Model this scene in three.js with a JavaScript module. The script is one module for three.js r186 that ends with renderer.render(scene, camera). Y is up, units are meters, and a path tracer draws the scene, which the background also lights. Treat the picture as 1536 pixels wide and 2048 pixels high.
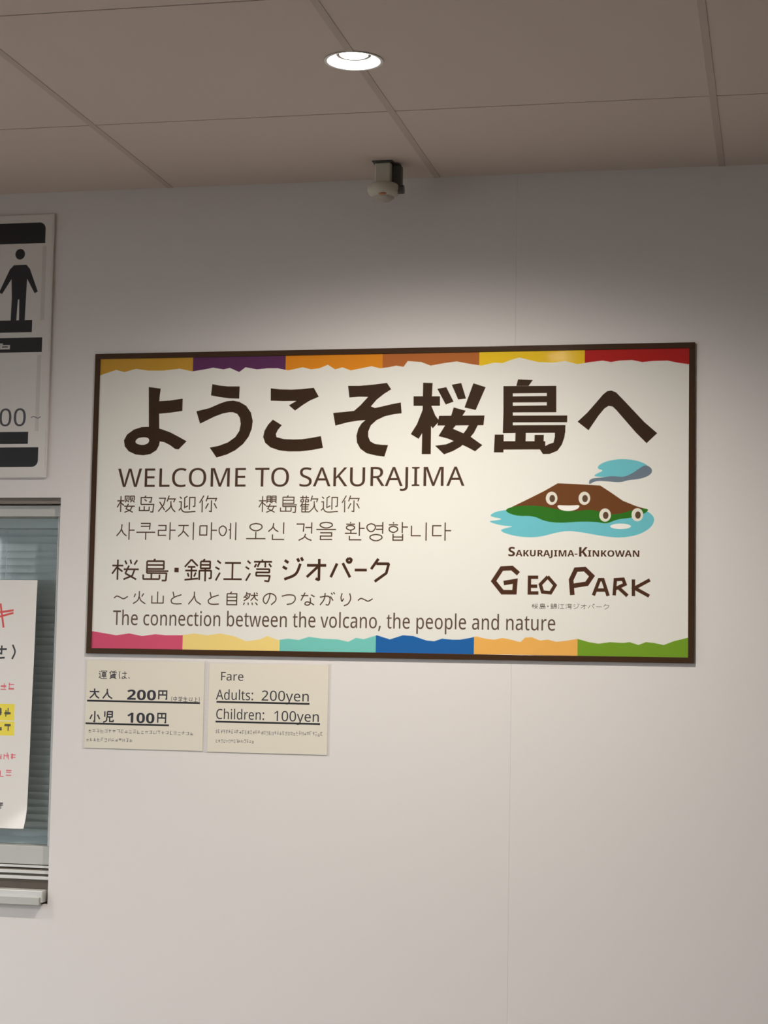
import * as THREE from 'three';
import { RoundedBoxGeometry } from 'three/addons/geometries/RoundedBoxGeometry.js';
import { mergeGeometries } from 'three/addons/utils/BufferGeometryUtils.js';
import { Brush, Evaluator, SUBTRACTION } from 'three-bvh-csg';

// ---------------------------------------------------------------- camera, sky, exposure
const scene = new THREE.Scene();
const EYE = 1.5, FOCAL = 3704.96;                       // focal length in pixels of the 1536 x 2048 frame
const camera = new THREE.PerspectiveCamera(2 * Math.atan(1024 / FOCAL) * 180 / Math.PI, 1536 / 2048, 0.05, 100);
camera.position.set(0, EYE, 5.8009);
camera.rotation.order = 'YXZ';
camera.rotation.set(0.0859, 0.2141, 0.0182);
camera.updateMatrixWorld(true);
scene.background = new THREE.Color().setRGB(0.88, 0.94, 1.0);   // overcast daylight outside the hall entrance
scene.backgroundIntensity = 4.9;
const renderer = new THREE.WebGLRenderer();
renderer.toneMapping = THREE.LinearToneMapping;
renderer.toneMappingExposure = 1.0;
renderer.shadowMap.enabled = true;
const LAMP_POWER = 16, LAMP_COLOR = new THREE.Color().setRGB(1.0, 0.925, 0.84);

// ---------------------------------------------------------------- helpers
let seed = 20240611;
const rnd = () => ((seed = (seed * 1664525 + 1013904223) >>> 0) / 4294967296);
const taken = {};
const numbered = (n) => { const k = (taken[n] = (taken[n] ?? -1) + 1); return k ? `${n}_${String(k).padStart(3, '0')}` : n; };
function mesh(name, geometry, material, parent) {
  const m = new THREE.Mesh(geometry, material); m.name = name; m.castShadow = m.receiveShadow = true; parent.add(m); return m;
}
function thing(name, label, category, [x, y, z] = [0, 0, 0], group) {
  const o = new THREE.Group(); o.name = numbered(name); o.position.set(x, y, z); o.userData = { label, category };
  if (group) o.userData.group = group; scene.add(o); return o;
}
function structure(name, label, category) {
  const o = new THREE.Group(); o.name = name; o.userData = { kind: 'structure', label, category }; scene.add(o); return o;
}
const box = (w, h, d, x, y, z, r) => {
  const g = r ? new RoundedBoxGeometry(w, h, d, 2, r) : new THREE.BoxGeometry(w, h, d); g.translate(x, y, z); return g;
};
const span = (x0, x1, y0, y1, z0, z1, r) => box(x1 - x0, y1 - y0, z1 - z0, (x0 + x1) / 2, (y0 + y1) / 2, (z0 + z1) / 2, r);
// a photograph pixel, seen on the wall plane at depth z
const eyeRay = new THREE.Vector3();
function onWall(u, v, z = 0) {
  eyeRay.set((u - 768) / FOCAL, -(v - 1024) / FOCAL, -1).applyQuaternion(camera.quaternion);
  const t = (z - camera.position.z) / eyeRay.z;
  return [camera.position.x + eyeRay.x * t, camera.position.y + eyeRay.y * t];
}
function noiseTexture(size, fine, rep, base = 128, amp = 90) {
  const d = new Uint8Array(size * size * 4), g = 16, lo = Array.from({ length: g * g }, rnd);
  for (let y = 0; y < size; y++) for (let x = 0; x < size; x++) {
    const fx = x / size * g, fy = y / size * g, ix = fx | 0, iy = fy | 0, tx = fx - ix, ty = fy - iy, q = (a, b) => lo[(a % g) + (b % g) * g];
    const l = (q(ix, iy) * (1 - tx) + q(ix + 1, iy) * tx) * (1 - ty) + (q(ix, iy + 1) * (1 - tx) + q(ix + 1, iy + 1) * tx) * ty;
    const v = Math.max(0, Math.min(255, base + amp * ((l - 0.5) * (1 - fine) + (rnd() - 0.5) * fine)));
    d.set([v, v, v, 255], (y * size + x) * 4);
  }
  const t = new THREE.DataTexture(d, size, size); t.wrapS = t.wrapT = THREE.RepeatWrapping; t.repeat.set(rep, rep);
  t.magFilter = THREE.LinearFilter; t.minFilter = THREE.LinearMipmapLinearFilter; t.generateMipmaps = true; t.needsUpdate = true; return t;
}
const std = (r, g, b, roughness = 0.6, more = {}) => new THREE.MeshStandardMaterial({ color: new THREE.Color().setRGB(r, g, b), roughness, ...more });

// ---------------------------------------------------------------- materials
const grain = noiseTexture(512, 0.75, 3), wallGrain = noiseTexture(512, 0.55, 1.2);
const M = {
  wall: std(0.74, 0.715, 0.70, 0.62, { bumpMap: wallGrain, bumpScale: 0.0004 }),
  wallCore: std(0.62, 0.60, 0.58, 0.9),
  board: std(0.66, 0.565, 0.515, 0.92, { bumpMap: grain, bumpScale: 0.0012 }),
  joiner: std(0.53, 0.45, 0.405, 0.7),
  slab: std(0.35, 0.34, 0.33, 0.95),
  floor: std(0.15, 0.134, 0.115, 0.5, { bumpMap: wallGrain, bumpScale: 0.0005 }),
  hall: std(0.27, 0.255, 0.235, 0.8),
  frameBrown: std(0.055, 0.028, 0.014, 0.16),
  aluminium: std(0.50, 0.50, 0.47, 0.42, { metalness: 0.25 }),
  aluminiumBright: std(0.68, 0.68, 0.66, 0.36, { metalness: 0.25 }),
  bronze: std(0.12, 0.095, 0.07, 0.5),
  headBrown: std(0.22, 0.19, 0.165, 0.6),
  rubber: std(0.03, 0.03, 0.03, 0.8),
  blind: std(0.56, 0.66, 0.68, 0.45),
  glass: new THREE.MeshPhysicalMaterial({ color: 0xffffff, roughness: 0.03, transmission: 1, thickness: 0, ior: 1.5 }),
  film: new THREE.MeshPhysicalMaterial({ color: 0xffffff, roughness: 0.22, transmission: 1, thickness: 0, ior: 1.45 }),
  boardWhite: std(0.72, 0.70, 0.68, 0.5),
  backing: std(0.55, 0.55, 0.55, 0.6),
  lampTrim: std(0.9, 0.9, 0.9, 0.4),
  reflector: std(0.85, 0.84, 0.82, 0.35),
  collar: std(0.035, 0.024, 0.016, 0.8),
  can: std(0.25, 0.25, 0.25, 0.7),
  lampFace: new THREE.MeshStandardMaterial({ color: 0xffffff, emissive: LAMP_COLOR, emissiveIntensity: 60, roughness: 0.5 }),
  sensor: std(0.56, 0.54, 0.46, 0.5),
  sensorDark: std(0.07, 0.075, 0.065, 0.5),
  sensorLens: std(0.42, 0.40, 0.35, 0.3),
  led: std(0.5, 0.22, 0.12, 0.35),
  chrome: std(0.8, 0.8, 0.8, 0.2, { metalness: 0.8 }),
  steel: std(0.3, 0.31, 0.32, 0.4, { metalness: 0.5 }),
};

// ---------------------------------------------------------------- the hall
const CEIL = EYE + 1.6035, X0 = -5.655, X1 = 5.265, Z1 = 12.55;
const WIN = { x0: -3.74, x1: -2.368, y0: EYE - 0.782, y1: EYE + 0.5606 };
const shapeOf = (pts) => new THREE.Shape(pts.map(([x, y]) => new THREE.Vector2(x, y)));
{
  const wall = structure('wall_back', 'pale grey panelled wall carrying the welcome sign', 'wall');
  const core = shapeOf([[X0 - 0.2, 0], [X1 + 0.2, 0], [X1 + 0.2, CEIL + 0.3], [X0 - 0.2, CEIL + 0.3]]);
  core.holes.push(new THREE.Path([[WIN.x0, WIN.y0], [WIN.x1, WIN.y0], [WIN.x1, WIN.y1], [WIN.x0, WIN.y1]].map(([x, y]) => new THREE.Vector2(x, y))));
  const cg = new THREE.ExtrudeGeometry(core, { depth: 0.15, bevelEnabled: false }); cg.translate(0, 0, -0.162);
  mesh('wall_core', cg, M.wallCore, wall);
  const seams = [X0, -4.482, -2.662, -0.842, 0.978, 2.798, 4.618, X1], gap = 0.0001, b = 0.0004;
  for (let i = 0; i + 1 < seams.length; i++) {
    const a = seams[i] + gap + b, c = seams[i + 1] - gap - b, lo = 0.002, hi = CEIL + 0.05;
    let pts = [[a, lo], [c, lo], [c, hi], [a, hi]];
    if (a < WIN.x0 && c < WIN.x1 && c > WIN.x0) pts = [[a, lo], [c, lo], [c, WIN.y0], [WIN.x0, WIN.y0], [WIN.x0, WIN.y1], [c, WIN.y1], [c, hi], [a, hi]];
    if (a > WIN.x0 && a < WIN.x1) pts = [[a, lo], [c, lo], [c, hi], [a, hi], [a, WIN.y1], [WIN.x1, WIN.y1], [WIN.x1, WIN.y0], [a, WIN.y0]];
    const g = new THREE.ExtrudeGeometry(shapeOf(pts), { depth: 0.0112, bevelEnabled: true, bevelThickness: b, bevelSize: b, bevelSegments: 1, steps: 1 });
    g.translate(0, 0, -0.012); mesh('wall_panel', g, M.wall, wall);
  }
  const floor = structure('floor', 'grey hall floor', 'floor');
  mesh('floor_slab', span(X0 - 0.2, X1 + 0.2, -0.2, 0, -0.2, Z1 + 0.2), M.floor, floor);
  const right = structure('wall_right', 'plain hall wall on the right', 'wall');
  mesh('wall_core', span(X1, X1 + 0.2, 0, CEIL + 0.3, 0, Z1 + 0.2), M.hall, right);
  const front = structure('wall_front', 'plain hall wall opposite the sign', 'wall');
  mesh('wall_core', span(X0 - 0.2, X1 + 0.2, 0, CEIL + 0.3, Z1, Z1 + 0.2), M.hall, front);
  const left = structure('wall_left', 'hall wall with the open entrance', 'wall');
  const E0 = 0.9, E1 = 7.25, EH = 2.5;                      // the entrance that lets the daylight in
  mesh('wall_core', mergeGeometries([span(X0 - 0.2, X0, 0, CEIL + 0.3, 0, E0), span(X0 - 0.2, X0, 0, CEIL + 0.3, E1, Z1), span(X0 - 0.2, X0, EH, CEIL + 0.3, E0, E1)]), M.hall, left);
  const door = structure('door_1', 'wide glazed hall entrance', 'door');
  for (const z of [0, 1, 2, 3, 4, 5, 6].map((k) => E0 + 0.03 + k * 1.0483)) mesh('door_post', span(X0 - 0.13, X0 - 0.07, 0, EH, z - 0.03, z + 0.03), M.steel, door);
  mesh('door_head', span(X0 - 0.13, X0 - 0.07, EH - 0.06, EH, E0 + 0.06, E1 - 0.06), M.steel, door);
  for (let k = 0; k < 6; k++) mesh('pane', span(X0 - 0.103, X0 - 0.097, 0.02, EH - 0.06, E0 + 0.065 + k * 1.0483, E0 + 1.043 + k * 1.0483), M.glass, door);
  const ground = structure('ground_outside', 'paved forecourt outside the entrance', 'pavement');
  mesh('pavement', span(X0 - 14.2, X0 - 0.2, -0.2, -0.02, -6, 20), M.floor, ground);
}

// ---------------------------------------------------------------- ceiling boards, with the downlights let into them
const LIGHTS = [[-1.112, 1.165], [-1.112, 3.46], [-1.112, 10.4], [-4.752, 1.165], [-4.752, 3.46], [-4.752, 10.4]];
{
  const ceiling = structure('ceiling', 'beige ceiling of square boards with joint strips', 'ceiling');
  mesh('ceiling_slab', span(X0 - 0.2, X1 + 0.2, CEIL + 0.12, CEIL + 0.3, -0.01, Z1 + 0.2), M.slab, ceiling);
  const csg = new Evaluator(); csg.attributes = ['position', 'normal', 'uv']; csg.useGroups = false;
  const drill = (g) => {
    g.computeBoundingBox(); let brush = null; const bb = g.boundingBox;
    for (const [lx, lz] of LIGHTS) {
      if (lx + 0.08 < bb.min.x || lx - 0.08 > bb.max.x || lz + 0.08 < bb.min.z || lz - 0.08 > bb.max.z) continue;
      const c = new THREE.CylinderGeometry(0.074, 0.074, 0.2, 48); c.translate(lx, CEIL, lz);
      const tool = new Brush(c); tool.updateMatrixWorld(true);
      if (!brush) { brush = new Brush(g); brush.updateMatrixWorld(true); }
      const out = csg.evaluate(brush, tool, SUBTRACTION); out.updateMatrixWorld(true); brush = out;
    }
    return brush ? brush.geometry : g;
  };
  const xs = []; for (let x = X0; x <= X1 + 0.01; x += 0.91) xs.push(x);
  const zs = [0.0]; for (let z = 0.7163; z < Z1 - 0.4; z += 0.916) zs.push(z); zs.push(Z1);
  for (let i = 0; i + 1 < xs.length; i++) for (let j = 0; j + 1 < zs.length; j++) {
    const g = span(xs[i] + 0.008, xs[i + 1] - 0.008, CEIL, CEIL + 0.0095, zs[j] + (j ? 0.0026 : 0), zs[j + 1] - 0.0026, 0.0012);
    mesh('ceiling_board', drill(g), M.board, ceiling);
  }
  for (let i = 1; i + 1 < xs.length; i++) mesh('joint_strip', drill(span(xs[i] - 0.0105, xs[i] + 0.0105, CEIL - 0.0016, CEIL + 0.008, 0, Z1, 0.0008)), M.joiner, ceiling);
}
const downlightGroup = 'round downlights recessed in the ceiling';
function makeDownlight([x, z], label) {
  const t = thing('downlight', label, 'ceiling light', [x, CEIL, z], downlightGroup);
  const ring = (pts, seg = 64) => new THREE.LatheGeometry(pts.map(([r, y]) => new THREE.Vector2(r, y)), seg);
  mesh('trim_ring', ring([[0.0685, 0.0], [0.0695, -0.0016], [0.073, -0.0024], [0.0782, -0.0021], [0.0788, -0.0018], [0.0685, 0.0005]]), M.lampTrim, t);
  mesh('reflector', ring([[0.0688, 0.0005], [0.066, 0.006], [0.056, 0.0118], [0.0464, 0.0155], [0.0464, 0.024]]), M.reflector, t);
  mesh('lamp_collar', ring([[0.0379, 0.0156], [0.0463, 0.0156], [0.0463, 0.0215], [0.0379, 0.0215], [0.0379, 0.0156]]), M.collar, t);
  mesh('lamp_face', ring([[0.0001, 0.0084], [0.015, 0.0092], [0.028, 0.0125], [0.0375, 0.0158], [0.0378, 0.03], [0.0001, 0.03]], 48), M.lampFace, t);
  mesh('housing', ring([[0.0685, 0.0008], [0.0715, 0.003], [0.0715, 0.09], [0.0001, 0.09]], 40), M.can, t);
  const l = new THREE.SpotLight(LAMP_COLOR, LAMP_POWER, 0, 1.365, 1.0, 2);
  l.position.set(0, 0.0165, 0); l.target.position.set(0, -1, 0); l.castShadow = true; l.shadow.radius = 1.3; t.add(l, l.target);
}
makeDownlight(LIGHTS[0], 'glowing round downlight in the ceiling above the welcome sign');
makeDownlight(LIGHTS[1], 'round downlight one bay behind the one above the welcome sign');
makeDownlight(LIGHTS[2], 'round downlight at the far end of the sign row, near the opposite wall');
makeDownlight(LIGHTS[3], 'round downlight close to the sign wall, beyond the shuttered window');
makeDownlight(LIGHTS[4], 'round downlight in the entrance-side row, one bay from the sign wall');
makeDownlight(LIGHTS[5], 'round downlight in the entrance-side row, near the opposite wall');

// ---------------------------------------------------------------- hand-drawn lettering (strokes on a 100 x 100 grid; ~ starts a curved stroke)
const TREE = '4,32 42,32;23,6 23,94;23,34 4,68;23,42 40,58;', LADY = '42,62 98,62;64,48 52,76 88,96;84,62 76,82 44,96';
const G = {
  '山': '50,8 50,88;14,36 14,88 86,88;86,36 86,90', '火': '50,6 50,40;~50,40 42,68 12,94;~50,44 62,72 90,94;26,24 18,48;78,22 66,44',
  '人': '~48,6 46,40 12,94;~48,34 60,70 90,94', '大': '10,34 90,34;~50,6 48,50 12,94;~52,36 64,72 90,94', '小': '50,6 50,90 38,86;28,34 12,70;72,34 90,70',
  '中': '16,24 84,24 84,62 16,62 16,24;50,4 50,96', '上': '48,8 48,90;48,42 82,42;8,90 92,90', '以': '22,14 22,76 44,66;46,22 58,40;~80,10 78,56 44,92;72,62 92,90',
  '生': '26,12 12,44;20,32 86,32;14,60 84,60;50,6 50,92;8,92 92,92', '学': '24,6 32,22;48,4 54,20;76,4 66,22;10,42 10,28 90,28 90,42;28,46 72,46 52,58;52,58 52,90 40,94;10,70 90,70',
  '円': '16,94 16,10 84,10 84,90 74,92;16,50 84,50;50,10 50,50', '児': '22,6 22,50;42,8 82,8 82,50 42,50 42,8;42,29 82,29;~38,54 36,80 10,94;62,54 62,86 90,86 92,72',
  '運': '10,10 20,20;6,36 18,36 18,72 6,86;~18,74 30,90 94,92;32,20 32,8 90,8 90,20;38,24 84,24;42,34 80,34 80,60 42,60 42,34;42,47 80,47;34,72 90,72;61,14 61,84',
  '賃': '~34,4 26,16 10,26;22,18 22,44;~86,4 60,12 40,14;36,24 92,24;64,14 64,42;42,42 86,42;26,50 74,50 74,80 26,80 26,50;26,60 74,60;26,70 74,70;38,80 14,94;62,80 88,94',
  '自': '48,4 38,18;20,18 80,18 80,94 20,94 20,18;20,42 80,42;20,66 80,66',
  '然': '~26,6 20,30 6,44;22,18 46,18 38,44 8,66;20,28 34,36;14,40 28,48;50,28 94,28;~72,8 70,36 50,64;~72,30 80,52 94,62;84,10 92,18;12,78 6,94;34,78 36,94;58,78 62,94;80,78 92,94',
  '桜': TREE + '48,10 54,26;66,6 70,24;90,8 80,28;44,48 96,48;62,32 50,66 88,92;82,48 74,76 44,92',
  '櫻': TREE + '46,6 66,6 66,34 46,34 46,6;46,15 66,15;46,25 66,25;50,34 44,44;62,34 68,42;72,6 94,6 94,34 72,34 72,6;72,15 94,15;72,25 94,25;76,34 70,44;90,34 96,44;' + LADY,
  '樱': TREE + '46,30 46,6 66,6 66,30;56,12 54,28 46,40;58,30 66,40;74,30 74,6 94,6 94,30;84,12 82,28 74,40;86,30 96,40;' + LADY,
  '島': '50,2 44,12;22,12 22,64;22,12 80,12 80,46 22,46;22,29 80,29;22,55 96,55;22,64 90,64 88,96 74,96;10,70 10,90 66,90;38,64 38,90;66,70 66,90',
  '岛': '48,4 40,14;22,52 22,14 78,14 74,40 64,38;40,24 52,34;22,52 90,52 86,94 72,94;14,64 14,86 66,86;40,62 40,86;66,64 66,88',
  '欢': '8,18 42,18 34,54 6,92;12,38 40,84;62,4 52,36;56,22 94,22 86,40;~72,34 70,66 44,94;~72,50 80,76 96,94',
  '歡': '4,14 50,14;18,4 18,22;36,4 36,22;8,26 22,26 22,38 8,38 8,26;32,26 48,26 48,38 32,38 32,26;18,42 6,64;14,54 14,96;32,42 32,52;14,54 52,54;14,66 48,66;14,78 48,78;14,94 54,94;32,54 32,94;68,4 60,34;64,22 96,22 90,40;~78,34 76,66 54,94;~78,50 84,76 98,94',
  '迎': '10,10 20,20;6,38 18,38 18,72 6,86;~18,76 30,92 94,92;50,8 36,16 36,70 54,60;62,82 62,14 90,14 90,62 80,64',
  '你': '28,4 6,44;20,30 20,96;50,4 40,36;46,20 94,20 88,36;68,30 68,92 56,90;52,46 38,76;82,46 96,74',
  '錦': '26,4 4,36;26,4 48,32;14,36 40,36;6,52 46,52;27,36 27,88;14,62 18,78;42,60 36,78;4,92 50,86;72,2 66,10;58,12 90,12 90,42 58,42 58,12;58,27 90,27;54,92 54,52 94,52 94,84 86,86;74,42 74,98',
  '江': '12,8 24,20;6,36 20,46;22,60 8,94;38,18 92,18;64,18 64,88;34,88 96,88',
  '湾': '12,8 22,20;6,34 18,44;22,62 8,94;62,2 62,10;34,12 94,12;54,12 46,34;72,12 72,36;42,22 36,36;84,20 92,34;42,44 86,44 86,58 42,58 42,72 88,72 84,96 70,94',
  'ジ': '18,12 34,22;10,38 28,48;~86,26 66,68 18,90;72,4 80,18;88,0 96,14', 'オ': '10,32 92,32;62,6 62,92 48,86;58,36 10,80', 'パ': '34,24 8,80;58,22 90,80;~84,2 94,8 90,18 80,18 76,10 84,2',
  'ー': '10,50 92,50', 'ク': '40,4 10,46;32,24 84,24 74,62 26,96', '・': '34,44 66,44;34,50 66,50;34,56 66,56', 'と': '30,8 38,46;~84,28 40,46 20,66 26,86 50,92 86,90',
  'の': '~52,16 46,50 28,84 12,66 18,34 50,14 84,30 88,60 60,92', 'つ': '~8,32 50,22 86,30 90,56 72,80 40,88', 'な': '10,26 54,26;34,6 10,60;70,20 92,34;~66,40 66,80 50,92 34,84 42,70 66,74 90,90',
  'が': '~8,36 60,30 70,46 60,88 44,86;~40,8 34,50 10,90;72,30 88,58;76,6 84,18;90,2 98,14', 'り': '~26,8 20,40 26,62 36,44;~72,8 78,44 64,78 38,94',
  'は': '~16,8 10,50 18,92;40,30 92,30;~70,8 70,70 58,90 40,82 50,68 70,72 92,90', '～': '~6,56 24,42 46,50 66,60 94,44', '、': '12,70 30,88',
  '(': '~80,4 60,50 80,96', ')': '~20,4 40,50 20,96', 'せ': '8,36 92,32;68,10 68,62 56,60;~30,14 30,80 42,90 84,88',
};
const J = {   // jamo
  s: '~52,4 44,50 6,96;~48,44 66,74 94,96', k: '10,10 86,10 82,96;10,50 84,50', l: '10,8 88,8 88,48 12,48 12,90 92,90', j: '8,10 92,10;~52,12 44,60 8,96;50,54 92,96', m: '12,8 88,8 88,92 12,92 12,8',
  o: '~50,4 88,24 94,56 66,94 34,94 6,56 12,24 50,4', n: '12,8 12,88 92,88', g: '10,10 86,10 80,96', b: '14,4 14,94 86,94 86,4;14,48 86,48', d: '90,8 12,8 12,90 94,90', h: '50,0 50,14;8,26 92,26;~50,40 84,52 88,76 50,98 12,76 16,52 50,40',
  a: '20,0 20,100;20,45 98,45', i: '50,0 50,100', e: '20,4 20,94;80,0 80,100;0,42 20,42', U: '0,10 100,10;50,10 50,100', O: '50,0 50,90;0,90 100,90', E: '0,50 100,50', y: '80,0 80,100;10,32 80,32;10,62 80,62', v: '80,0 80,100;10,45 80,45',
};
const H = {   // syllables as [jamo, x, y, w, h]
  '사': 's,2,10,58,70 a,62,2,36,96', '쿠': 'k,18,4,62,40 U,2,52,96,46', '라': 'l,4,14,50,66 a,62,2,36,96', '지': 'j,2,12,62,70 i,66,2,34,96', '마': 'm,6,16,46,60 a,62,2,36,96', '에': 'o,2,18,40,58 e,52,2,44,96',
  '오': 'o,16,6,68,42 O,2,54,96,40', '신': 's,4,4,56,50 i,66,2,34,62 n,20,64,72,34', '것': 'g,4,6,48,48 v,48,2,44,60 s,16,62,72,38', '을': 'o,16,0,68,32 E,2,32,96,16 l,14,54,72,44',
  '환': 'h,6,0,50,44 O,4,44,58,18 a,68,0,32,74 n,18,72,72,26', '영': 'o,4,6,46,46 y,46,0,46,62 o,18,64,66,36', '합': 'h,4,0,52,56 a,66,0,34,58 b,20,62,64,36', '니': 'n,6,14,56,66 i,66,2,34,96', '다': 'd,4,14,52,64 a,62,2,36,96',
};
function strokes(c, data, x, y, w, h) {
  for (const raw of data.split(';')) {
    if (!raw) continue;
    const curved = raw[0] === '~', p = (curved ? raw.slice(1) : raw).trim().split(' ').map((s) => s.split(',').map(Number)).map(([a, b]) => [x + a * w / 100, y + b * h / 100]);
    c.beginPath(); c.moveTo(...p[0]);
    if (curved && p.length > 2) {
      const cv = new THREE.CatmullRomCurve3(p.map(([a, b]) => new THREE.Vector3(a, b, 0)));
      for (const q of cv.getPoints(p.length * 8)) c.lineTo(q.x, q.y);
    } else for (const q of p.slice(1)) c.lineTo(...q);
    c.stroke();
  }
}
function glyph(c, ch, x, y, w, h) {
  if (G[ch]) strokes(c, G[ch], x, y, w, h);
  else if (H[ch]) for (const part of H[ch].split(' ')) { const [j, a, b, d, e] = part.split(','); strokes(c, J[j], x + a * w / 100, y + b * h / 100, d * w / 100, e * h / 100); }
  else if (ch !== ' ') { c.save(); c.font = `${h * 1.22}px sans-serif`; c.textBaseline = 'alphabetic'; const m = c.measureText(ch).width; c.translate(x, y + h * 0.94); c.scale(Math.min(1, w / m), 1); c.fillText(ch, 0, 0); c.restore(); }
}
// a run of hand-drawn characters filling a box; blanks and marks may be narrower
function run(c, text, [x, y, w, h], weight, narrow = {}, fill = 0.92) {
  const adv = [...text].map((ch) => narrow[ch] ?? 1), total = adv.reduce((a, b) => a + b, 0), u = w / total;
  c.lineWidth = weight; let at = x;
  [...text].forEach((ch, i) => { glyph(c, ch, at + u * adv[i] * (1 - fill) / 2, y, u * adv[i] * fill, h); at += u * adv[i]; });
}
function textInBox(c, text, [x, y, w, h], font = 'sans-serif') {   // box from cap height to baseline
  c.save(); c.font = font.startsWith('bold') ? '100px sans-serif'.replace('100', 'bold 100') : `100px ${font}`; c.textBaseline = 'alphabetic'; const m = c.measureText(text).width;
  c.translate(x, y + h); c.scale(w / m, h / 71.4); c.fillText(text, 0, 0); c.restore();
}
// a canvas laid over a flat rectangle of the wall; pix() takes photograph pixels to it
function sheet(x0, x1, y0, y1, z, perMetre) {
  const w = Math.round((x1 - x0) * perMetre), h = Math.round((y1 - y0) * perMetre), cv = document.createElement('canvas'); cv.width = w; cv.height = h;
  const c = cv.getContext('2d'), pix = (u, v) => { const [X, Y] = onWall(u, v, z); return [(X - x0) * perMetre, (y1 - Y) * perMetre]; };
  const rect = (u0, v0, u1, v1) => { const a = pix(u0, v0), b = pix(u1, v1), d = pix(u0, v1), e = pix(u1, v0); const l = (a[0] + d[0]) / 2, r = (b[0] + e[0]) / 2, t = (a[1] + e[1]) / 2, o = (b[1] + d[1]) / 2; return [l, t, r - l, o - t]; };
  const poly = (pts, color, [ox, oy, s] = [0, 0, 1], smooth = false) => {
    const p = pts.map(([a, b]) => pix(ox + a / s, oy + b / s)); c.fillStyle = color; c.beginPath();
    if (smooth) {
      const mid = (a, b) => [(a[0] + b[0]) / 2, (a[1] + b[1]) / 2]; c.moveTo(...mid(p[p.length - 1], p[0]));
      p.forEach((q, i) => c.quadraticCurveTo(...q, ...mid(q, p[(i + 1) % p.length])));
    } else { c.moveTo(...p[0]); p.slice(1).forEach((q) => c.lineTo(...q)); }
    c.closePath(); c.fill();
  };
  const texture = () => { const t = new THREE.CanvasTexture(cv); t.colorSpace = THREE.SRGBColorSpace; t.anisotropy = 8; return t; };
  return { c, w, h, pix, rect, poly, texture };
}
const P = (s) => s.trim().split(/\s+/).map((q) => q.split(',').map(Number));

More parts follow.
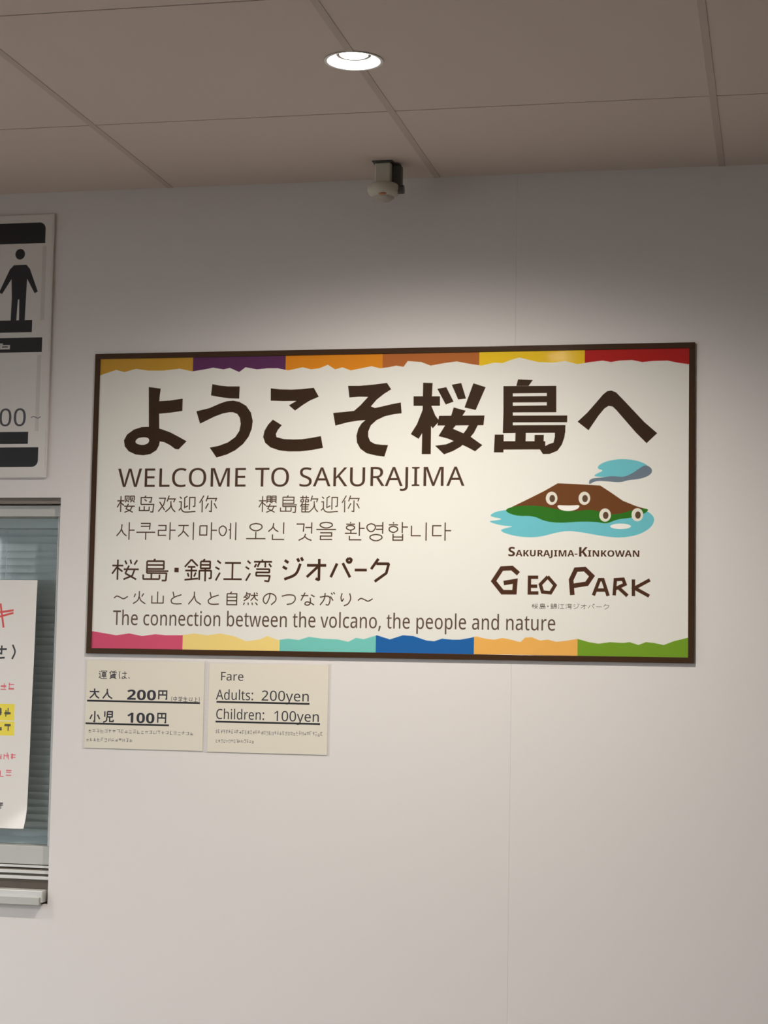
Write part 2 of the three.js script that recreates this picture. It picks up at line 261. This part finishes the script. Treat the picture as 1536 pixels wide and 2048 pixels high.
// ---------------------------------------------------------------- the welcome sign
{
  const S = { x0: -2.259, x1: -0.2755, y0: EYE + 0.042, y1: EYE + 1.0428 }, RAIL = 0.018, FACE = 0.0055, DEPTH = 0.0085;
  const sign = thing('welcome_sign', 'large white welcome sign with brown frame and torn rainbow colour bands', 'sign', [(S.x0 + S.x1) / 2, S.y0, 0]);
  const f = { x0: S.x0 + RAIL, x1: S.x1 - RAIL, y0: S.y0 + RAIL, y1: S.y1 - RAIL }, K = sheet(f.x0, f.x1, f.y0, f.y1, FACE, 1050), { c, pix, rect, poly } = K;
  const INK = '#33200f', WHITE = '#e6e6df';
  c.fillStyle = WHITE; c.fillRect(0, 0, K.w, K.h); c.lineCap = 'butt'; c.lineJoin = 'miter'; c.miterLimit = 3;
  // torn colour bands
  const A4 = [160, 660, 2.4], A5 = [780, 660, 2.4], B6 = [160, 920, 1.92], B7 = [920, 880, 3.072];
  const at = (s, [ox, oy, k]) => P(s).map(([a, b]) => [ox + a / k, oy + b / k]);
  const top = [...at('60,226 95,220 130,208 175,193 215,203 270,188 330,196 400,196 480,187 540,200 600,190 640,182 690,190 720,183 765,203 795,180 850,190 900,185 950,185 1000,195 1070,180 1110,190 1150,185 1190,168 1225,190 1260,180 1300,195 1400,175 1440,185 1480,180', A4),
    ...at('30,172 65,178 85,150 150,155 195,172 260,160 320,152 390,165 440,172 500,158 540,160 580,145 620,133 660,143 710,155 780,158 840,150 900,165 960,155 1020,148 1060,155 1100,148 1160,145 1210,155 1260,150 1330,148 1380,158 1430,165 1470,168', A5)];
  const bottom = [...at('10,655 40,655 100,665 140,672 190,665 240,675 290,668 330,672 390,672 440,665 490,672 540,665 590,675 640,695 690,688 720,675 760,690 800,685 840,690 880,678 930,685 990,688 1030,697 1060,682 1090,687 1140,672 1190,688 1240,672 1280,675 1330,692 1360,695 1390,685 1430,689', B6),
    ...at('0,1225 60,1215 100,1205 160,1220 210,1225 260,1215 300,1222 370,1240 400,1212 440,1210 490,1230 540,1225 590,1238 650,1232 720,1220 790,1240 850,1250 920,1240 1000,1245 1040,1240 1095,1258 1140,1240 1190,1245 1250,1258 1310,1235 1400,1213 1450,1205', B7)];
  const bands = (edge, far, cuts, colors) => {
    c.save(); c.beginPath(); edge.map(([u, v]) => pix(u, v)).forEach((q, i) => (i ? c.lineTo(...q) : c.moveTo(...q))); c.lineTo(K.w + 40, far); c.lineTo(-40, far); c.closePath(); c.clip();
    colors.forEach((col, i) => { const l = i ? pix(cuts[i - 1], edge[4][1])[0] : -40, r = i < cuts.length ? pix(cuts[i], edge[4][1])[0] : K.w + 40; c.fillStyle = col; c.fillRect(l, far < 5 ? -40 : 0, r - l + 1, K.h + 40); });
    c.restore();
  };
  bands(top, -10, [386, 571, 765, 958, 1169], ['#c9992f', '#5c2a5a', '#e08a12', '#b0642a', '#ecc41c', '#b41a18']);
  bands(bottom, K.h + 10, [366, 560, 752, 948, 1155], ['#cf5070', '#f0d684', '#74c8be', '#1c62a8', '#ecb25a', '#749f26']);
  // title
  const yo = [235, 760, 9.6], u_ = [375, 760, 9.6], ko = [510, 760, 9.6], so = [650, 755, 9.6], sa = [815, 755, 9.035], shi = [975, 750, 9.035], he = [1145, 760, 8.533];
  poly(P('605,140 835,172 815,300 806,412 1020,398 1255,362 1248,596 1020,630 803,650 805,935 870,955 1020,1010 1190,1100 1330,1178 1175,1335 1110,1325 1010,1250 900,1195 815,1180 800,1260 750,1350 640,1422 500,1447 350,1430 220,1370 145,1275 130,1160 190,1050 320,955 470,908 607,902'), INK, yo);
  poly(P('345,1175 390,1120 480,1100 580,1105 620,1150 600,1215 520,1252 420,1245 355,1215'), WHITE, yo, true);
  poly(P('480,85 620,112 780,128 1005,128 995,360 800,355 620,330 455,300'), INK, u_);
  poly(P('175,605 420,545 640,450 760,412 880,400 1000,425 1130,500 1220,630 1255,790 1235,940 1175,1090 1070,1230 920,1350 760,1430 560,1490 430,1300 600,1268 780,1200 920,1100 1000,980 1025,850 1010,730 960,655 880,622 800,622 680,645 520,705 400,765 245,840'), INK, u_);
  poly(P('305,165 480,185 700,190 900,180 1130,155 1225,325 1060,395 930,475 770,590 655,490 800,405 560,408 305,400'), INK, ko);
  poly(P('345,765 515,870 440,960 402,1040 415,1100 560,1138 740,1145 900,1140 1080,1115 1265,1080 1305,1305 1100,1345 860,1372 640,1372 460,1350 300,1295 200,1210 160,1100 185,980 255,860'), INK, ko);
  poly(P('445,165 660,165 900,145 1190,110 1270,230 1130,320 990,430 880,560 960,590 1120,555 1290,515 1455,485 1470,690 1330,705 1150,745 990,820 880,920 830,1040 830,1140 870,1230 960,1280 1080,1295 1210,1300 1140,1520 980,1500 800,1455 680,1370 615,1250 605,1120 640,990 700,890 780,820 640,830 450,860 200,925 160,685 380,665 560,645 680,540 830,375 660,372 470,388'), INK, so);
  for (const s of ['283,100 453,105 440,345 425,800 418,1385 258,1385', '110,345 585,345 585,515 110,515', '300,515 420,515 400,760 330,900 200,1110 60,1025 170,850 250,650', '390,520 440,540 500,690 575,790 455,920 370,800',
    '540,210 700,180 830,440 690,490', '800,135 970,105 1055,385 915,400', '1190,110 1410,180 1230,590 1030,545', '570,695 1390,690 1370,865 540,870',
    '835,545 1050,605 985,700 900,830 820,930 960,990 1120,1060 1350,1225 1220,1335 1080,1260 930,1190 740,1110 560,1060 680,870 790,690', '1110,860 1270,860 1200,1000 1110,1110 960,1250 820,1330 660,1390 500,1235 700,1210 860,1140 980,1050 1060,950']) poly(P(s), INK, sa);
  for (const s of ['550,85 815,95 740,200 520,200', '287,205 1240,200 1240,676 287,680', '287,670 455,670 455,1050 275,1050', '287,738 1438,735 1435,856 287,860', '287,912 1405,908 1400,1045 275,1050',
    '1215,1000 1403,1000 1385,1130 1340,1260 1260,1370 1120,1428 1000,1430 940,1340 1110,1250 1190,1225 1215,1120', '130,1080 290,1080 285,1400 115,1400', '505,1040 690,1040 685,1210 500,1210', '850,1085 1015,1085 1005,1345 845,1345', '125,1200 1040,1200 1040,1345 120,1350']) poly(P(s), INK, shi);
  for (const s of ['455,335 1070,330 1070,385 455,392', '455,500 1070,496 1070,554 455,562']) poly(P(s), WHITE, shi);
  poly(P('85,715 250,560 400,390 520,250 590,195 660,185 740,215 870,350 1050,540 1220,720 1440,910 1260,1080 1080,900 870,660 740,510 680,455 610,445 540,490 440,610 270,860'), INK, he);
  // the smaller lines
  c.strokeStyle = INK; c.fillStyle = '#4a3528';
  textInBox(c, 'WELCOME TO SAKURAJIMA', rect(236, 936, 929, 973), 'sans-serif');
  c.strokeStyle = '#4a3528';
  run(c, '樱岛欢迎你', rect(232, 990, 437, 1026), 3.8); run(c, '櫻島歡迎你', rect(515, 990, 722, 1026), 3.3);
  run(c, '사쿠라지마에 오신 것을 환영합니다', rect(231, 1044, 904, 1081), 3.8, { ' ': 0.32 }, 0.96);
  c.strokeStyle = '#42291a'; c.lineJoin = 'bevel';
  run(c, '桜島・錦江湾', rect(222, 1117, 548, 1163), 5.8, { '・': 0.45 }, 0.98);
  run(c, 'ジオパーク', rect(560, 1115, 786, 1164), 9, { 'ー': 0.62 }, 0.96);
  c.strokeStyle = '#4a3528'; c.lineJoin = 'miter';
  run(c, '～火山と人と自然のつながり～', rect(224, 1182, 750, 1211), 3.7, {}, 0.86);
  c.fillStyle = '#5a473c'; textInBox(c, 'The connection between the volcano, the people and nature', rect(226, 1226, 1112, 1255));
  // the geopark emblem
  const LG = B7, sea = '#6cc0cc';
  poly(P('165,498 225,494 265,484 190,472 185,458 230,436 330,425 700,440 1130,425 1185,462 1195,500 1165,545 1090,585 980,602 860,588 760,568 660,556 580,570 500,594 400,599 300,582 240,556 280,540 335,530 250,526'), sea, LG, true);
  poly(P('290,425 420,362 520,312 600,266 720,272 860,280 925,322 1000,374 1080,406 1155,428 1100,450 960,470 830,450 500,430'), '#6b401e', LG);
  poly(P('265,432 330,406 440,402 530,410 600,428 700,440 800,425 860,442 960,462 1060,428 1155,418 1150,445 1060,478 965,485 900,516 840,502 740,500 620,510 520,500 450,464 340,468'), '#2c701c', LG, true);
  poly(P('592,398 640,402 690,402 738,398 725,425 665,440 608,428'), '#f2f0ea', LG, true);
  const dot = (x, y, rx, ry, col) => { const [a, b] = pix(LG[0] + x / LG[2], LG[1] + y / LG[2]), [d] = pix(LG[0] + (x + rx) / LG[2], LG[1] + y / LG[2]), [, e] = pix(LG[0] + x / LG[2], LG[1] + (y + ry) / LG[2]); c.fillStyle = col; c.beginPath(); c.ellipse(a, b, d - a, e - b, 0, 0, 7); c.fill(); };
  for (const [x, y] of [[562, 358], [763, 358], [890, 461], [1088, 459]]) { dot(x, y, 36, 41, '#e2dfd2'); dot(x + 4, y + 2, 17, 22, '#5b4632'); }
  dot(985, 530, 64, 17, '#f0efe8');
  poly(P('885,188 838,176 860,146 930,122 1010,116 1095,128 1165,160 1110,195 1050,222 980,230 815,226 835,208'), sea, LG, true);
  poly(P('788,278 796,236 870,232 935,220 1000,230 1060,205 1120,160 1150,155 1182,180 1172,214 1110,240 1030,246 985,262 900,254 830,250'), '#6c7c8a', LG, true);
  c.fillStyle = '#4a2d1c'; c.strokeStyle = '#4a2d1c';
  { const [x, y, w, h] = rect(1015, 1094, 1280, 1113); c.save(); c.translate(x, y + h); let cx = 0; const parts = []; for (const [big, small] of [['S', 'AKURAJIMA-'], ['K', 'INKOWAN']]) { c.font = `bold ${h * 1.35}px sans-serif`; parts.push([big, c.font, cx]); cx += c.measureText(big).width; c.font = `bold ${h * 0.92}px sans-serif`; parts.push([small, c.font, cx]); cx += c.measureText(small).width; } c.scale(w / cx, 1); for (const [t, fnt, px] of parts) { c.font = fnt; c.fillText(t, px, 0); } c.restore(); }
  const GP = [960, 1080, 4.151]; c.lineCap = 'butt';
  const line = (s, wd) => { c.lineWidth = wd; c.beginPath(); P(s).map(([a, b]) => pix(GP[0] + a / GP[2], GP[1] + b / GP[2])).forEach((q, i) => (i ? c.lineTo(...q) : c.moveTo(...q))); c.stroke(); };
  for (const s of ['318,278 265,232 180,236 112,340 185,432 285,432 292,340 196,356', '765,455 755,330 795,245 868,240 928,298 885,362 768,380']) line(s, 15);
  for (const s of ['482,308 410,308 408,438 484,438', '408,382 474,382', '560,303 622,374 584,437 518,430 500,368 562,303', '940,458 990,328 1018,328 1062,462', '952,414 1050,414', '1112,458 1122,328 1186,324 1202,366 1124,402', '1150,396 1222,462', '1272,326 1272,464', '1408,330 1282,398 1402,464']) line(s, 11);
  c.strokeStyle = '#4a4038'; run(c, '桜島・錦江湾ジオパーク', rect(1062, 1207, 1220, 1218), 1.3, { '・': 0.5 });

  const face = mesh('sign_face', span(f.x0 - 0.001, f.x1 + 0.001, f.y0 - 0.001, f.y1 + 0.001, 0.0005, FACE), new THREE.MeshPhysicalMaterial({ map: K.texture(), roughness: 0.6, specularIntensity: 0.25, clearcoat: 1, clearcoatRoughness: 0.06 }), sign);
  const rails = [['frame_rail', span(S.x0, S.x1, S.y1 - RAIL, S.y1, 0, DEPTH, 0.0012)], ['frame_rail', span(S.x0, S.x1, S.y0, S.y0 + RAIL, 0, DEPTH, 0.0012)],
    ['frame_rail', span(S.x0, S.x0 + RAIL, S.y0 + RAIL, S.y1 - RAIL, 0, DEPTH, 0.0012)], ['frame_rail', span(S.x1 - RAIL, S.x1, S.y0 + RAIL, S.y1 - RAIL, 0, DEPTH, 0.0012)]];
  for (const [n, g] of rails) mesh(n, g, M.frameBrown, sign);
  for (const m of sign.children) m.geometry.translate(-sign.position.x, -sign.position.y, 0);
}

// ---------------------------------------------------------------- the two fare notices under the sign
function notice(u0, v0, u1, v1, label, draw) {
  const [x0, y1] = onWall(u0, v0), [x1, y0] = onWall(u1, v1), t = thing('fare_notice', label, 'notice', [(x0 + x1) / 2, y0, 0], 'laminated fare notices under the sign');
  const K = sheet(x0, x1, y0, y1, 0.0018, 2000); K.c.fillStyle = '#ded9ca'; K.c.fillRect(0, 0, K.w, K.h); K.c.lineCap = 'butt'; draw(K);
  const p = mesh('paper', span(x0, x1, y0, y1, 0.0006, 0.0018), new THREE.MeshStandardMaterial({ map: K.texture(), roughness: 0.7 }), t);
  const m = 0.0085, l = mesh('laminate_film', span(x0 - m, x1 + m, y0 - m * 0.5, y1 + m * 0.5, 0.0002, 0.0005), M.film, t);
  for (const q of [p, l]) q.geometry.translate(-t.position.x, -t.position.y, 0);
}
const squiggle = (K, u0, v0, u1, v1, n, col, wt) => {   // print too small to read: rows of tiny marks
  const [x, y, w, h] = K.rect(u0, v0, u1, v1), s = w / n; K.c.strokeStyle = col; K.c.lineWidth = wt;
  for (let i = 0; i < n; i++) for (let k = 0; k < 4; k++) { const a = rnd(), b = rnd(), hor = rnd() < 0.6; K.c.beginPath(); K.c.moveTo(x + (i + 0.1 + (hor ? 0 : a * 0.7)) * s, y + h * b * (hor ? 1 : 0.3)); K.c.lineTo(x + (i + (hor ? 0.8 : 0.1 + a * 0.7)) * s, y + h * (hor ? b : 0.7 + b * 0.3)); K.c.stroke(); }
};
notice(174, 1320, 405, 1502, 'laminated Japanese fare notice below the lower left corner of the sign', (K) => {
  const { c, rect } = K; c.strokeStyle = '#2a2a34'; c.fillStyle = '#2a2a34';
  run(c, '運賃は、', rect(196, 1341, 266, 1359), 4.6, { '、': 0.5 });
  run(c, '大人', rect(176, 1376, 228, 1398), 9); textInBox(c, '200', rect(253, 1380, 313, 1400), 'bold sans-serif'); run(c, '円', rect(313, 1380, 338, 1400), 9); run(c, '(中学生以上)', rect(340, 1393, 402, 1404), 2.6, { '(': 0.5, ')': 0.5 });
  run(c, '小児', rect(176, 1421, 230, 1446), 9); textInBox(c, '100', rect(253, 1426, 310, 1446), 'bold sans-serif'); run(c, '円', rect(311, 1425, 336, 1447), 9);
  c.fillStyle = '#16161c'; { const a = rect(174, 1402, 400, 1405.5); c.fillRect(...a); const b = rect(171, 1447, 338, 1450.5); c.fillRect(...b); }
  squiggle(K, 176, 1460, 388, 1468, 26, '#55535a', 2); squiggle(K, 172, 1476, 266, 1484, 13, '#55535a', 2);
});
notice(419, 1326, 654, 1510, 'laminated English fare notice below the sign, beside the Japanese one', (K) => {
  const { c, rect } = K; c.fillStyle = '#2e2e36';
  textInBox(c, 'Fare', rect(440, 1344, 488, 1361)); textInBox(c, 'Adults:', rect(432, 1380, 508, 1400)); textInBox(c, '200yen', rect(522, 1382, 620, 1402)); textInBox(c, 'Children:', rect(431, 1419, 530, 1439)); textInBox(c, '100yen', rect(546, 1423, 640, 1443));
  c.fillStyle = '#16161c'; c.fillRect(...rect(433, 1404, 619, 1407.5)); c.fillRect(...rect(431, 1444, 640, 1447.5));
  squiggle(K, 430, 1461, 646, 1470, 40, '#605c60', 2); squiggle(K, 431, 1479, 508, 1486, 15, '#605c60', 2);
});

// ---------------------------------------------------------------- the price board at the left edge
{
  const x1 = -2.42, x0 = -3.33, y0 = EYE + 0.626, y1 = EYE + 1.527, t = thing('price_board', 'white wall board with black bars, person pictogram and price numerals', 'price board', [(x0 + x1) / 2, y0, 0]);
  mesh('board_body', span(x0, x1, y0, y1, 0.0, 0.0085, 0.003), M.boardWhite, t);
  const m = 0.006, K = sheet(x0 + m, x1 - m, y0 + m, y1 - m, 0.009, 1100), { c, rect, pix } = K; c.fillStyle = '#dcd9d5'; c.fillRect(0, 0, K.w, K.h);
  const BLACK = '#151518', bar = (v0, v1, u1, r = [0, 0, 0, 0]) => { const [, y, , h] = rect(10, v0, 40, v1), [x] = pix(u1, (v0 + v1) / 2); c.fillStyle = BLACK; c.beginPath(); c.roundRect(24, y, x - 24, h, r); c.fill(); };
  c.fillStyle = '#cbc8c3'; { const a = rect(83, 492, 91, 640); c.fillRect(a[0], a[1], a[2], a[3]); const b = rect(72, 710, 80, 862); c.fillRect(b[0], b[1], b[2], b[3]); }
  bar(447, 488, 91, [24, 24, 0, 0]); bar(641, 665, 64); bar(676, 705, 84, [0, 0, 0, 0]); bar(864, 888, 56); bar(895, 934, 76, [0, 0, 24, 24]);
  c.fillStyle = '#cfccc8'; c.fillRect(...rect(-8, 687, 6, 690)); c.fillRect(...rect(0, 690, 20, 699)); c.fillStyle = BLACK; c.fillRect(...rect(4, 693, 16, 695));
  // standing person pictogram
  { const [hx, hy] = pix(40, 508), [ux] = pix(41, 508), s = (ux - hx); c.fillStyle = '#1b1b22'; const e = (dx, dy) => [hx + dx * s, hy + dy * s];
    c.beginPath(); c.ellipse(...e(0.5, 0.5), 9.5 * s, 10 * s, 0, 0, 7); c.fill();
    c.beginPath(); P('-11,21 14,21 21,29 38,72 32,75 16,47 15,84 14,131 3,131 2,86 -1,86 -3,131 -14,131 -13,84 -15,47 -33,75 -39,72 -19,29').forEach(([a, b], i) => (i ? c.lineTo(...e(a, b)) : c.moveTo(...e(a, b)))); c.fill(); }
  c.fillStyle = '#4a4a4f'; textInBox(c, '500', rect(-32, 817, 54, 852)); c.fillStyle = '#8a878a'; c.strokeStyle = '#77747a'; run(c, '～', rect(60, 825, 84, 844), 3);
  mesh('print_panel', span(x0 + m, x1 - m, y0 + m, y1 - m, 0.0082, 0.0090), new THREE.MeshStandardMaterial({ map: K.texture(), roughness: 0.5 }), t);
  for (const q of t.children) q.geometry.translate(-t.position.x, -t.position.y, 0);
}

// ---------------------------------------------------------------- the counter window with its blind and poster
{
  const w = structure('window_1', 'aluminium counter window in the wall', 'window'), { x0, x1, y0, y1 } = WIN, up = (d) => EYE + d;
  mesh('frame_head', span(x0, x1, up(0.540), y1, -0.115, -0.012, 0.002), M.headBrown, w);
  mesh('sash_head', span(x0 + 0.01, x1 - 0.002, up(0.499), up(0.537), -0.105, -0.03, 0.002), M.aluminium, w);
  mesh('frame_jamb', span(x1 - 0.028, x1, up(-0.71), up(0.540), -0.115, -0.05, 0.002), M.aluminium, w);
  mesh('frame_jamb', span(x0, x0 + 0.028, up(-0.71), up(0.540), -0.115, -0.05, 0.002), M.aluminium, w);
  mesh('glass_pane', span(x0 + 0.03, x1 - 0.03, up(-0.598), up(0.499), -0.072, -0.067), M.glass, w);
  mesh('bottom_rail', span(x0 + 0.01, x1 - 0.002, up(-0.658), up(-0.598), -0.09, -0.032, 0.002), M.aluminium, w);
  mesh('track_bed', span(x0, x1, up(-0.742), up(-0.672), -0.115, -0.03), M.bronze, w);
  mesh('track_rail', span(x0, x1 - 0.003, up(-0.668), up(-0.6605), -0.06, -0.026, 0.001), M.aluminiumBright, w);
  mesh('track_rail', span(x0, x1 - 0.003, up(-0.686), up(-0.676), -0.06, -0.018, 0.001), M.aluminiumBright, w);
  mesh('track_rail', span(x0, x1 - 0.003, up(-0.704), up(-0.694), -0.06, -0.010, 0.001), M.aluminiumBright, w);
  mesh('sill', mergeGeometries([span(x0 - 0.02, x1 - 0.012, up(-0.776), up(-0.737), -0.03, 0.016, 0.003)]), M.aluminiumBright, w);
  mesh('sill_lip', span(x0 - 0.02, x1 - 0.02, up(-0.784), up(-0.758), 0.0, 0.022, 0.002), M.aluminium, w);
  const lightSeal = structure('wall_light_seal', 'added box behind the counter window that shuts out daylight', 'wall');  // unseen box added so that the sky does not backlight the blind
  mesh('wall_core', mergeGeometries([span(x0 - 0.2, x1 + 0.2, y0 - 0.2, y1 + 0.2, -0.80, -0.75), span(x0 - 0.2, x0 - 0.15, y0 - 0.2, y1 + 0.2, -0.75, -0.163), span(x1 + 0.15, x1 + 0.2, y0 - 0.2, y1 + 0.2, -0.75, -0.163),
    span(x0 - 0.15, x1 + 0.15, y0 - 0.2, y0 - 0.15, -0.75, -0.163), span(x0 - 0.15, x1 + 0.15, y1 + 0.15, y1 + 0.2, -0.75, -0.163)]), M.slab, lightSeal);

  const blind = thing('venetian_blind', 'closed blue-grey venetian blind behind the counter window glass', 'blind', [(x0 + x1) / 2, up(-0.6), -0.125]);
  const L = x1 - x0 - 0.012, sec = []; for (let i = 0; i <= 6; i++) { const a = (i / 6 - 0.5) * 0.030; sec.push([a, 0.0022 * (1 - (2 * i / 6 - 1) ** 2)]); }
  const sl = new THREE.Shape([...sec.map(([a, b]) => new THREE.Vector2(a, b)), ...sec.slice().reverse().map(([a, b]) => new THREE.Vector2(a, b - 0.0006))]);
  const slat = new THREE.ExtrudeGeometry(sl, { depth: L, bevelEnabled: false, curveSegments: 1 }); slat.translate(0, 0, -L / 2); slat.rotateY(Math.PI / 2);
  mesh('head_rail', box(L, 0.036, 0.04, 0, 1.082, 0.002, 0.003), M.blind, blind);
  for (let k = 0; k < 43; k++) { const s = mesh('slat', slat, M.blind, blind); s.position.set(0, 1.05 - k * 0.0247, 0); s.rotation.x = -1.12; }
  mesh('bottom_bar', box(L, 0.016, 0.022, 0, -0.02, 0, 0.003), M.blind, blind);
  for (const px of [-0.45, 0.45]) mesh('ladder_cord', new THREE.CylinderGeometry(0.0008, 0.0008, 1.08, 6).translate(px, 0.53, 0.014), M.blind, blind);

  // the poster, taped to the glass; its lower right corner has come loose and curls forward
  const pw = 0.594, ph = 0.832, [pr] = onWall(74, 1160, -0.06), [, pt] = onWall(40, 1160, -0.06), px0 = pr - pw, poster = thing('paper_poster', 'white paper poster with red and black writing taped to the counter window', 'poster', [pr, pt - ph, -0.064]);
  const K = sheet(px0, pr, pt - ph, pt, -0.064, 1200), { c, rect } = K; c.fillStyle = '#e2dfda'; c.fillRect(0, 0, K.w, K.h); c.lineCap = 'butt';
  c.strokeStyle = '#d8453f'; c.lineWidth = 8; { const [x, y, wd, h] = rect(-28, 1205, 30, 1256); strokes(c, '4,46 96,30;50,4 64,98;4,70 96,40', x, y, wd, h); }
  c.strokeStyle = '#1d1d20'; run(c, 'せ)', rect(-26, 1288, 48, 1319), 7, { ')': 0.6 });
  squiggle(K, -60, 1364, 34, 1379, 6, '#d8606a', 3.5);
  c.fillStyle = '#efdd3c'; c.fillRect(...rect(-70, 1407, 32, 1440)); c.fillRect(...rect(-70, 1442, 32, 1470));
  squiggle(K, -60, 1414, 28, 1433, 5, '#2c2818', 4); squiggle(K, -60, 1448, 28, 1466, 5, '#2c2818', 4);
  squiggle(K, -60, 1504, 38, 1519, 7, '#d8606a', 3.5); squiggle(K, -60, 1538, 30, 1552, 6, '#d8606a', 3.5); squiggle(K, -60, 1604, 14, 1620, 5, '#2a2a2c', 3);
  const g = new THREE.PlaneGeometry(pw, ph, 30, 42); g.translate(-pw / 2, ph / 2, 0); const pos = g.attributes.position;
  for (let i = 0; i < pos.count; i++) { const x = pos.getX(i), y = pos.getY(i), d = Math.max(0, 0.085 - (-x * 0.8 + y)); pos.setXYZ(i, x - (ph - y) * 0.012, y + d * d * 0.4, d * d * 3.4 + 0.0006 * Math.sin(y * 19 + x * 7)); }
  const back = g.clone(); back.translate(0, 0, -0.0008); back.index.array.reverse(); g.computeVertexNormals(); back.computeVertexNormals();
  mesh('poster_sheet', mergeGeometries([g, back]), new THREE.MeshPhysicalMaterial({ map: K.texture(), roughness: 0.42, clearcoat: 0.3, clearcoatRoughness: 0.25 }), poster);
}

// ---------------------------------------------------------------- the sensor under the ceiling edge
{
  const t = thing('ceiling_sensor', 'small beige sensor with square stem and round head under the ceiling edge', 'sensor', [-1.24, CEIL, 0.19]);
  mesh('base_plate', box(0.066, 0.004, 0.066, 0, -0.002, 0, 0.0015), M.sensorDark, t);
  mesh('stem', box(0.052, 0.078, 0.046, 0, -0.042, 0, 0.006), M.sensor, t);
  mesh('shade_block', box(0.034, 0.074, 0.036, 0.038, -0.043, -0.018, 0.006), M.sensorDark, t);  // dark block standing in for the shadow right of the stem
  const r = (pts) => new THREE.LatheGeometry(pts.map(([a, b]) => new THREE.Vector2(a, b)), 40);
  const head = mesh('sensor_head', r([[0.001, -0.066], [0.03, -0.066], [0.044, -0.070], [0.051, -0.079], [0.052, -0.09], [0.047, -0.102], [0.036, -0.110], [0.001, -0.112]]), M.sensor, t);
  mesh('lens', r([[0.034, -0.108], [0.033, -0.114], [0.022, -0.122], [0.001, -0.125]]), M.sensorLens, head);
  mesh('indicator_light', new THREE.SphereGeometry(0.0075, 12, 8).scale(1.8, 0.6, 1).translate(0.004, -0.108, 0.036), M.led, head);
  mesh('screw', new THREE.CylinderGeometry(0.005, 0.005, 0.004, 12).translate(0.026, -0.111, 0.026), M.chrome, head);
  mesh('head_shade', new THREE.CylinderGeometry(0.014, 0.014, 0.018, 20).rotateZ(Math.PI / 2).translate(0.056, -0.088, 0), M.sensorDark, head);  // dark stub that draws the shaded right side of the head
}

renderer.render(scene, camera);
